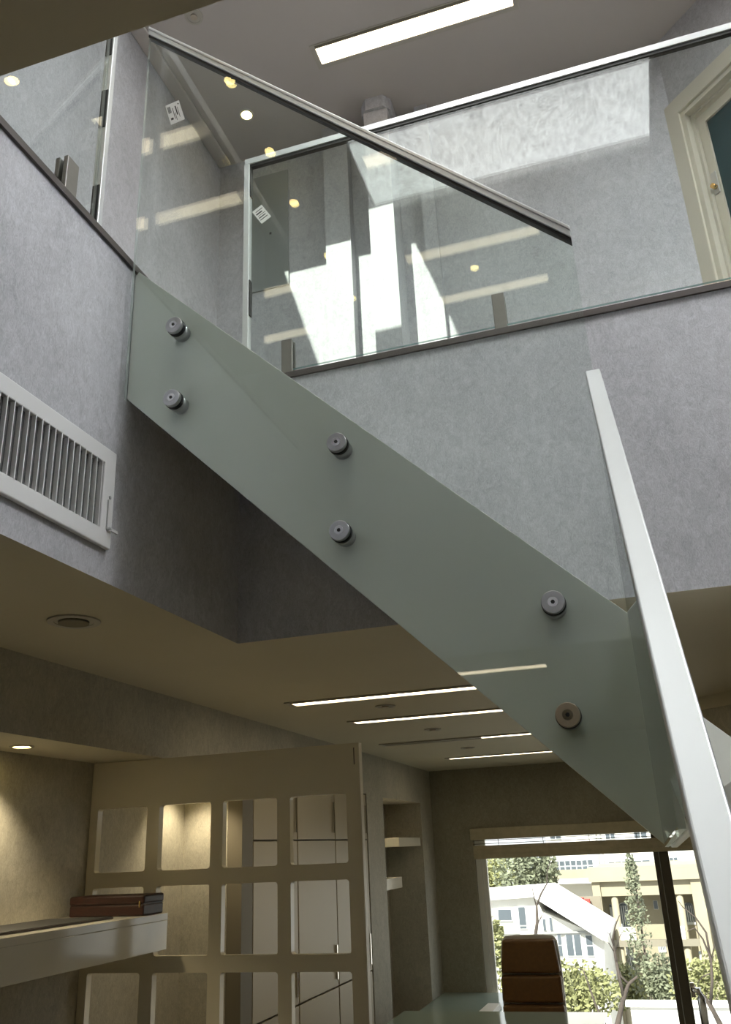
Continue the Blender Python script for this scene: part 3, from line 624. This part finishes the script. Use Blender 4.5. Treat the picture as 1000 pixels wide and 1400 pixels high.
# ------------------------------------------------------------------ window and blind
wn = thing('window_1', 'large window with white jamb, dark mullion and balcony door', 'window', (0.3, YB, WZ0), kind='structure')
fm = MB(); fm.box(W0, W0+0.055, YB+0.04, YB+0.12, WZ0, WZ1); fm.box(W0+0.055, W0+0.10, YB+0.06, YB+0.11, WZ0, WZ1); fm.box(W0+0.1, W1, YB+0.05, YB+0.12, WZ0, WZ0+0.07); fm.box(W1-0.05, W1, YB+0.05, YB+0.12, WZ0, WZ1)
fm.build('frame', M['frame'], wn, bevel=0.004)
MB().box(W0, W1, YB+0.03, YB+0.13, 1.945, WZ1).build('head_frame', M['blind'], wn, bevel=0.003)
ml = MB().box(-0.035, 0.008, YB-0.01, YB+0.10, WZ0, 1.945).build('mullion', M['framed'], wn, bevel=0.003)
MB().box(0.016, 0.098, YB-0.01, YB+0.11, WZ0, 1.945).build('door_stile', M['framed'], wn, bevel=0.003)
MB().box(0.008, 0.016, YB+0.0, YB+0.08, WZ0, 1.945).build('gasket', M['steel'], wn)
MB().box(W0+0.10, -0.035, YB+0.078, YB+0.086, WZ0+0.07, 1.945).build('pane', M['pane'], wn)
MB().box(0.098, W1-0.05, YB+0.078, YB+0.086, WZ0+0.07, 1.945).build('pane', M['pane'], wn)
hd = MB(); hz = 0.64
hd.tube([(0.11, YB-0.03, hz), (0.165, YB-0.07, hz), (0.175, YB-0.075, hz-0.06), (0.175, YB-0.075, hz-0.26)], [0.020, 0.030, 0.034, 0.034], 12)
hd.box(0.10, 0.135, YB-0.035, YB-0.011, hz-0.06, hz+0.05)
hd.build('door_handle', M['chrome'], wn)
bl = thing('roman_blind', 'cream fabric blind pulled up below the window head', 'blind', (-0.2, YB-0.03, 1.76))
MB().box(W0-0.02, 2.2, YB-0.045, YB-0.012, 1.925, 2.03).build('headrail', M['blind'], bl, bevel=0.004)
for i, (z0, z1, yy) in enumerate(((1.752, 1.80, 0.030), (1.795, 1.84, 0.036), (1.835, 1.872, 0.030))):
    MB().box(W0+0.0, 2.2, YB-yy-0.012, YB-yy, z0, z1).build('fold', M['blind'], bl, bevel=0.004)
for z in (1.885, 1.915): MB().box(W0+0.0, 2.2, YB-0.034, YB-0.028, z, z+0.006).build('cord_bar', M['framed'], bl)
for k in range(9):
    x = -1.45 + 0.43*k; MB().cyl((x, YB-0.03, 1.87), (x, YB-0.03, 1.93), 0.003, 8).build('lift_cord', M['framed'], bl)

# ------------------------------------------------------------------ outdoors
tag(MB().box(-60, 60, 9.3, 120, -9.1, -9.0).build('street_ground', M['ground']), 'pale street ground far below the window', 'ground', kind='structure')
def facade_window(b, y, x0, x1, z0, z1, nx=2, nz=1, arch=False, depth=0.18):
    o = MB()
    if arch:
        r = (x1-x0)/2; pts = [(x0, z0), (x1, z0)] + [((x0+x1)/2 + r*math.cos(math.pi*i/8), z1-r*0.6 + r*0.6*math.sin(math.pi*i/8)) for i in range(9)]
        o.prism([(x, y, z) for x, z in pts], (0, -0.05, 0), (0, 0.01, 0)); wo = o.build('window', M['winf'], b)
        pts2 = [((x0+x1)/2 + (x-(x0+x1)/2)*0.84, z0+0.10 + (z-z0)*0.88) for x, z in pts]
        MB().prism([(x, y, z) for x, z in pts2], (0, -0.065, 0), (0, -0.051, 0)).build('pane', M['wing'], wo)
    else:
        o.box(x0, x1, y-0.06, y+0.01, z0, z1); wo = o.build('window', M['winf'], b); g = min(0.06, 0.09*min((x1-x0)/nx, (z1-z0)/nz))
        for i in range(nx):
            for j in range(nz):
                a0 = x0 + (x1-x0)*i/nx + g; a1 = x0 + (x1-x0)*(i+1)/nx - g; c0 = z0 + (z1-z0)*j/nz + g; c1 = z0 + (z1-z0)*(j+1)/nz - g
                MB().box(a0, a1, y-0.075, y-0.061, c0, c1).build('pane', M['wing'], wo)
    if arch:
        n = 4
        for i in range(1, n):
            xx = x0 + (x1-x0)*i/n; MB().box(xx-0.018, xx+0.018, y-0.085, y-0.066, z0+0.08, z1-0.12).build('glazing_bar', M['winf'], wo)
def px(u, v, y): p = at(u, v, y=y); return p.x, p.z
# far white apartment block
Y3 = 52.0
ap = thing('apartment_block', 'white apartment block with wide gridded windows behind the cream house', 'building', (2, Y3, -9))
MB().box(px(751, 1190, Y3)[0], 14, Y3, Y3+8, -9, 9).build('wall', M['facw'], ap)
for (u0, u1, v0, v1, nx, nz) in ((757, 814, 1177, 1199, 7, 3), (832, 862, 1178, 1195, 3, 3), (866, 892, 1176, 1194, 2, 3), (915, 930, 1172, 1192, 2, 3), (955, 985, 1170, 1192, 3, 2), (752, 768, 1141, 1147, 2, 1), (827, 842, 1137, 1147, 2, 1), (866, 886, 1136, 1146, 2, 1)):
    x0, z1 = px(u0, v0, Y3); x1, z0 = px(u1, v1, Y3); facade_window(ap, Y3, x0, x1, z0, z1, nx, nz)
x0, z0 = px(752, 1204, Y3); x1, _ = px(985, 1204, Y3)
MB().box(x0, x1, Y3-1.0, Y3, z0-0.15, z0+0.1).build('balcony_slab', M['facw'], ap)
MB().box(x0, px(826, 1204, Y3)[0], Y3-1.0, Y3-0.9, z0+0.1, z0+0.55).build('balcony_parapet', M['facy'], ap)
for u in (820, 826): xx = px(u, 1190, Y3)[0]; MB().cyl((xx, Y3-0.15, -3), (xx, Y3-0.15, 8), 0.07, 8).build('drain_pipe', M['winf'], ap)
for i, u in enumerate((790, 800)):
    xx, zz = px(u, 1196, Y3); ac = MB().box(xx-0.35, xx+0.3, Y3-0.45, Y3-0.08, zz-0.25, zz+0.25).build('air_conditioner', M['facw'], ap)
    MB().cyl((xx, Y3-0.46, zz), (xx, Y3-0.451, zz), 0.18, 16).build('fan_grille', M['grey'], ac)

# cream house with loggia
Y2 = 40.0
cy_ = thing('cream_house', 'cream rendered house with arched windows and deep balcony', 'house', (-0.8, Y2, -9))
xl, xr = px(811, 1220, Y2)[0], px(950, 1220, Y2)[0]; zt = px(880, 1200, Y2)[1]; zm = px(880, 1283, Y2)[1]
MB().box(xl, xr+0.6, Y2+1.4, Y2+9, -9, zt+0.4).build('wall', M['facy'], cy_)
MB().box(xl, xl+0.32, Y2-0.1, Y2+1.4, -9, zt+0.3).build('side_fin', M['facy'], cy_); MB().box(xr-0.1, xr+0.35, Y2-0.1, Y2+1.4, -9, zt+0.3).build('side_fin', M['facy'], cy_)
zc1 = px(880, 1224, Y2)[1]
MB().box(xl+0.32, xr-0.1, Y2, Y2+1.4, zc1, zt-0.1).build('loggia_beam', M['facy'], cy_); MB().box(xl-0.1, xr+0.4, Y2-0.25, Y2+1.4, zt-0.1, zt+0.45).build('cornice', M['facy'], cy_)
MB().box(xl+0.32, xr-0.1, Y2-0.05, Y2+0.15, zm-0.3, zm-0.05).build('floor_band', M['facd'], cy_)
for u0, u1 in ((821, 834), (847, 868), (929, 936)):
    a0, b0 = px(u0, 1265, Y2)[0], px(u1, 1265, Y2)[0]
    MB().box(a0, b0, Y2-0.02, Y2+0.12, zm-0.05, zm+0.42).build('balcony_parapet', M['facw'], cy_)
for u in (842, 932): xx = px(u, 1240, Y2)[0]; MB().cyl((xx-0.1, Y2+0.2, -9), (xx, Y2+0.2, zc1), 0.14, 16).build('column', M['facy'], cy_)
yw = Y2+1.4
for (u0, u1, v0, v1, ar) in ((833, 841, 1236, 1268, 1), (846, 863, 1234, 1272, 1), (935, 952, 1234, 1264, 1), (855, 870, 1290, 1332, 1), (899, 912, 1286, 1302, 1), (893, 901, 1231, 1243, 0), (955, 965, 1300, 1330, 1)):
    a0, b1 = px(u0, v0, yw); a1, b0 = px(u1, v1, yw); facade_window(cy_, yw, a0, a1, b0, b1, 1, 1, bool(ar))

# white gabled house
Y1 = 30.0
wh = thing('gabled_house', 'bright white gabled house with a sloping roof and dark windows', 'house', (-3.6, Y1, -9))
def P1(u, v, y=Y1): p = at(u, v, y=y); return (p.x, y, p.z)
wl = [P1(667, 1228), P1(730, 1222), P1(742, 1246), P1(826, 1282), P1(828, 1330)]
x_l, x_r = wl[0][0], wl[-1][0]
MB().prism([(x_l-1, Y1, -9), (x_r, Y1, -9), wl[4], wl[3], wl[2], wl[1], (x_l-1, Y1, wl[0][2])], (0, 0, 0), (0, 6, 0)).build('wall', M['facw'], wh)
a, b = Vector(P1(733, 1219)), Vector(P1(832, 1280)); MB().prism([a, b, b+Vector((0, 0, -0.16)), a+Vector((0, 0, -0.16))], (0, -0.5, 0), (0, 6, 0)).build('roof', M['roof'], wh)
b_ = Vector(P1(664, 1226)); MB().prism([b_+Vector((-1, 0, 0)), a, a+Vector((0, 0, -0.14)), b_+Vector((-1, 0, -0.14))], (0, -0.3, 0), (0, 6, 0)).build('roof', M['roof'], wh)
b4 = Vector(P1(740, 1217, Y1+5)); b5 = Vector(P1(772, 1224, Y1+5)); b7 = Vector(P1(802, 1250, Y1+5)); b6 = Vector(P1(828, 1268, Y1+5))
MB().prism([b4, b5, b7, b6, Vector((b6.x, Y1+5, -2.5)), Vector((b4.x-1, Y1+5, -2.5))], (0, 1.02, 0), (0, 1.4, 0)).build('rear_wall', M['roof'], wh)
for (u0, u1, v0, v1, nx, nz) in ((762, 771, 1277, 1307, 1, 2), (773, 798, 1277, 1307, 2, 1), (800, 814, 1278, 1307, 1, 2), (680, 702, 1242, 1259, 1, 1), (708, 722, 1239, 1270, 1, 1), (742, 748, 1256, 1272, 1, 1), (751, 757, 1254, 1272, 1, 1)):
    x0, _, z1 = P1(u0, v0); x1, _, z0 = P1(u1, v1); facade_window(wh, Y1, x0, x1, z0, z1, nx, nz)
for (u0, u1, v) in ((676, 706, 1262), (676, 706, 1266), (676, 706, 1270), (762, 818, 1310), (762, 818, 1314), (762, 818, 1319), (708, 726, 1265)):
    x0, _, z = P1(u0, v); x1 = P1(u1, v)[0]; MB().box(x0, x1, Y1-0.45, Y1-0.40, z, z+0.035).build('balcony_rail', M['grey'], wh)
x0, _, z = P1(760, 1322); x1 = P1(820, 1322)[0]; MB().box(x0, x1, Y1-0.5, Y1, z-0.12, z).build('balcony_slab', M['facw'], wh)
x0, _, z = P1(742, 1275); MB().box(x0, P1(818, 1275)[0], Y1-0.12, Y1, z-0.03, z+0.03).build('ledge', M['grey'], wh)
aw = thing('red_awning', 'red fabric awning on the terrace between the white and cream houses', 'awning', tuple(at(797, 1240, y=38.0)))
p0 = at(783, 1228, y=38.0); p1 = at(808, 1241, y=38.0)
MB().box(p0.x, p1.x-0.25, 37.9, 38.3, p1.z+0.05, p0.z).build('valance', M['red'], aw); MB().box(p1.x-0.3, p1.x, 37.8, 38.2, p1.z-0.25, p0.z-0.05).build('side_flap', M['red'], aw)
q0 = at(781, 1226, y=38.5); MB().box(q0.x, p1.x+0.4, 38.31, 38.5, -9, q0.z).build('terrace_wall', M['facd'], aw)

# planting
def leaf_cloud(mb, c, r, n, size, rnd, squash=1.0):
    for _ in range(n):
        while True:
            v = Vector((rnd.uniform(-1, 1), rnd.uniform(-1, 1), rnd.uniform(-1, 1)))
            if v.length <= 1: break
        p = Vector(c) + Vector((v.x*r[0], v.y*r[1], v.z*r[2]))
        a = Vector((rnd.gauss(0, 1), rnd.gauss(0, 1), rnd.gauss(0, 1))).normalized(); b = a.orthogonal().normalized()
        s = size*rnd.uniform(0.6, 1.3)
        mb.add([p+a*s, p+b*s*0.55, p-a*s, p-b*s*0.55], [(0, 1, 2, 3)])
def leafy(name, lab, blobs, mat, trunk, size, n, seed, group=None):
    rnd = random.Random(seed); b0 = blobs[0][0]
    t = thing(name, lab, 'tree' if 'shrub' not in name else 'shrub', (b0[0], b0[1], -9), group)
    mb = MB()
    for c, r in blobs: leaf_cloud(mb, c, r, n, size, rnd)
    mb.build('crown', mat, t, fix=False)
    if trunk: MB().tube([(b0[0], b0[1], -9), (b0[0]+0.1, b0[1], blobs[0][0][2]+blobs[0][1][2]*0.5)], [trunk, trunk*0.3], 8).build('trunk', M['bark'], t)
def P_(u, v, y): return tuple(at(u, v, y=y))
leafy('broad_tree', 'grey-green tree crown rising behind the white gabled roof', [(P_(716, 1195, 46), (1.5, 1.5, 1.3)), (P_(735, 1190, 46), (1.1, 1.2, 1.2))], M['leafd'], 0.18, 0.13, 1100, 3)
leafy('broad_tree', 'yellow-green tree crown beside the window jamb, behind the white house', [(P_(682, 1192, 50), (1.5, 1.4, 1.0)), (P_(672, 1200, 50), (1.0, 1.2, 0.8))], M['leafg'], 0.18, 0.13, 900, 4)
leafy('cypress_tree', 'slender grey-green tree standing against the cream house', [(P_(868, 1225, 36), (0.33, 0.4, 1.3)), (P_(873, 1275, 36), (0.5, 0.5, 1.5)), (P_(876, 1325, 36), (0.5, 0.5, 1.3)), (P_(864, 1190, 36), (0.22, 0.25, 0.8))], M['leafd'], 0.08, 0.07, 330, 5)
leafy('round_shrub', 'yellow-green shrub at the foot of the cream house', [(P_(843, 1350, 37.3), (1.2, 0.45, 0.75)), (P_(838, 1338, 37.3), (0.9, 0.45, 0.65)), (P_(862, 1352, 37.3), (1.0, 0.45, 0.5))], M['leafg'], 0, 0.09, 900, 6, 'garden shrubs')
leafy('round_shrub', 'yellow-green shrub below the balcony of the white gabled house', [(P_(785, 1345, 27), (1.2, 0.8, 0.6)), (P_(770, 1362, 27), (1.0, 0.8, 0.6)), (P_(806, 1358, 27), (0.9, 0.8, 0.6))], M['leafg'], 0, 0.08, 900, 7, 'garden shrubs')
leafy('round_shrub', 'bluish green shrub by the cream house entrance', [(P_(907, 1335, 35), (0.7, 0.6, 0.8)), (P_(912, 1350, 35), (0.7, 0.6, 0.6))], M['leafd'], 0, 0.08, 800, 8, 'garden shrubs')
leafy('round_shrub', 'green shrub between the window jamb and the chair', [(P_(676, 1320, 26), (0.4, 0.5, 1.3)), (P_(680, 1290, 26), (0.25, 0.4, 0.6))], M['leafg'], 0, 0.07, 600, 9, 'garden shrubs')
leafy('round_shrub', 'yellow-green shrub beyond the handle of the balcony door', [(P_(960, 1350, 33), (1.1, 0.8, 0.9)), (P_(985, 1340, 33), (0.9, 0.7, 0.9))], M['leafg'], 0, 0.09, 700, 10, 'garden shrubs')
def bare_tree(lab, y, lines, seed):
    p0 = at(*lines[0][0][0], y=y); t = thing('bare_tree', lab, 'tree', (p0.x, y, -9), 'bare trees outside')
    rnd = random.Random(seed); tr = MB(); br = MB()
    for i, (pts, r0, r1) in enumerate(lines):
        w_ = [at(*p, y=y) for p in pts]; w_ = [v + Vector((0, rnd.uniform(-0.25, 0.25)*(i > 0)*k/len(w_), 0)) for k, v in enumerate(w_)]
        n = len(w_); rr = [0.6*(r0+(r1-r0)*k/(n-1)) for k in range(n)]
        if i == 0: w_ = [Vector((w_[0].x-0.1, y, -9))] + w_; rr = [r0*1.6] + rr; tr.tube(w_, rr, 8)
        else: br.tube(w_, rr, 6)
    tr.build('trunk', M['bark'], t); br.build('branches', M['bark'], t)
bare_tree('bare branching tree in front of the slender grey-green tree', 17.0, [
    ([(845, 1400), (853, 1365), (860, 1345), (872, 1335)], 0.085, 0.03), ([(853, 1362), (848, 1340), (842, 1310), (838, 1285), (842, 1265), (848, 1250)], 0.055, 0.012), ([(860, 1345), (850, 1335), (843, 1318), (840, 1300)], 0.035, 0.012),
    ([(839, 1300), (833, 1290), (825, 1285)], 0.02, 0.006), ([(838, 1290), (834, 1278), (829, 1272)], 0.018, 0.006), ([(842, 1300), (848, 1280), (853, 1272)], 0.018, 0.006), ([(834, 1278), (836, 1274)], 0.01, 0.005)], 1)
bare_tree('bare tree whose twigs rise above the leather chair', 20.0, [
    ([(728, 1400), (731, 1290), (735, 1260), (734, 1235)], 0.09, 0.035), ([(734, 1238), (740, 1222), (748, 1208), (749, 1190), (755, 1172)], 0.035, 0.008), ([(734, 1240), (730, 1225), (729, 1215), (733, 1208)], 0.025, 0.006),
    ([(735, 1262), (740, 1255), (744, 1245)], 0.02, 0.006), ([(733, 1270), (738, 1258), (742, 1248)], 0.02, 0.006), ([(736, 1236), (741, 1233)], 0.012, 0.005), ([(752, 1242), (758, 1232)], 0.01, 0.004)], 2)
bare_tree('bare tree behind the balcony door', 15.0, [
    ([(985, 1400), (972, 1375), (962, 1362), (946, 1345)], 0.07, 0.03), ([(972, 1375), (974, 1340), (972, 1310), (962, 1285), (950, 1268), (940, 1272)], 0.04, 0.01), ([(972, 1310), (966, 1275), (952, 1255), (934, 1240), (928, 1232)], 0.03, 0.008),
    ([(974, 1330), (962, 1335), (955, 1345)], 0.02, 0.006), ([(972, 1320), (978, 1290), (973, 1270)], 0.02, 0.006)], 3)
bare_tree('thin leaning sapling beyond the glass desk', 14.0, [
    ([(828, 1400), (815, 1375), (803, 1340), (797, 1325)], 0.03, 0.012), ([(797, 1326), (785, 1322), (772, 1320)], 0.012, 0.005), ([(800, 1332), (799, 1322)], 0.01, 0.004)], 4)
gw = thing('garden_wall', 'bright white garden wall below the bare tree', 'wall', tuple(at(890, 1380, y=24.0)))
p0 = at(862, 1376, y=24.0); p1 = at(1010, 1378, y=24.0)
MB().box(p0.x, p1.x+3, 24.0, 24.3, -9, p0.z).build('wall_body', M['roof'], gw); MB().box(p0.x-0.1, p1.x+3, 23.9, 24.4, p0.z+0.002, p0.z+0.08).build('coping', M['roof'], gw)
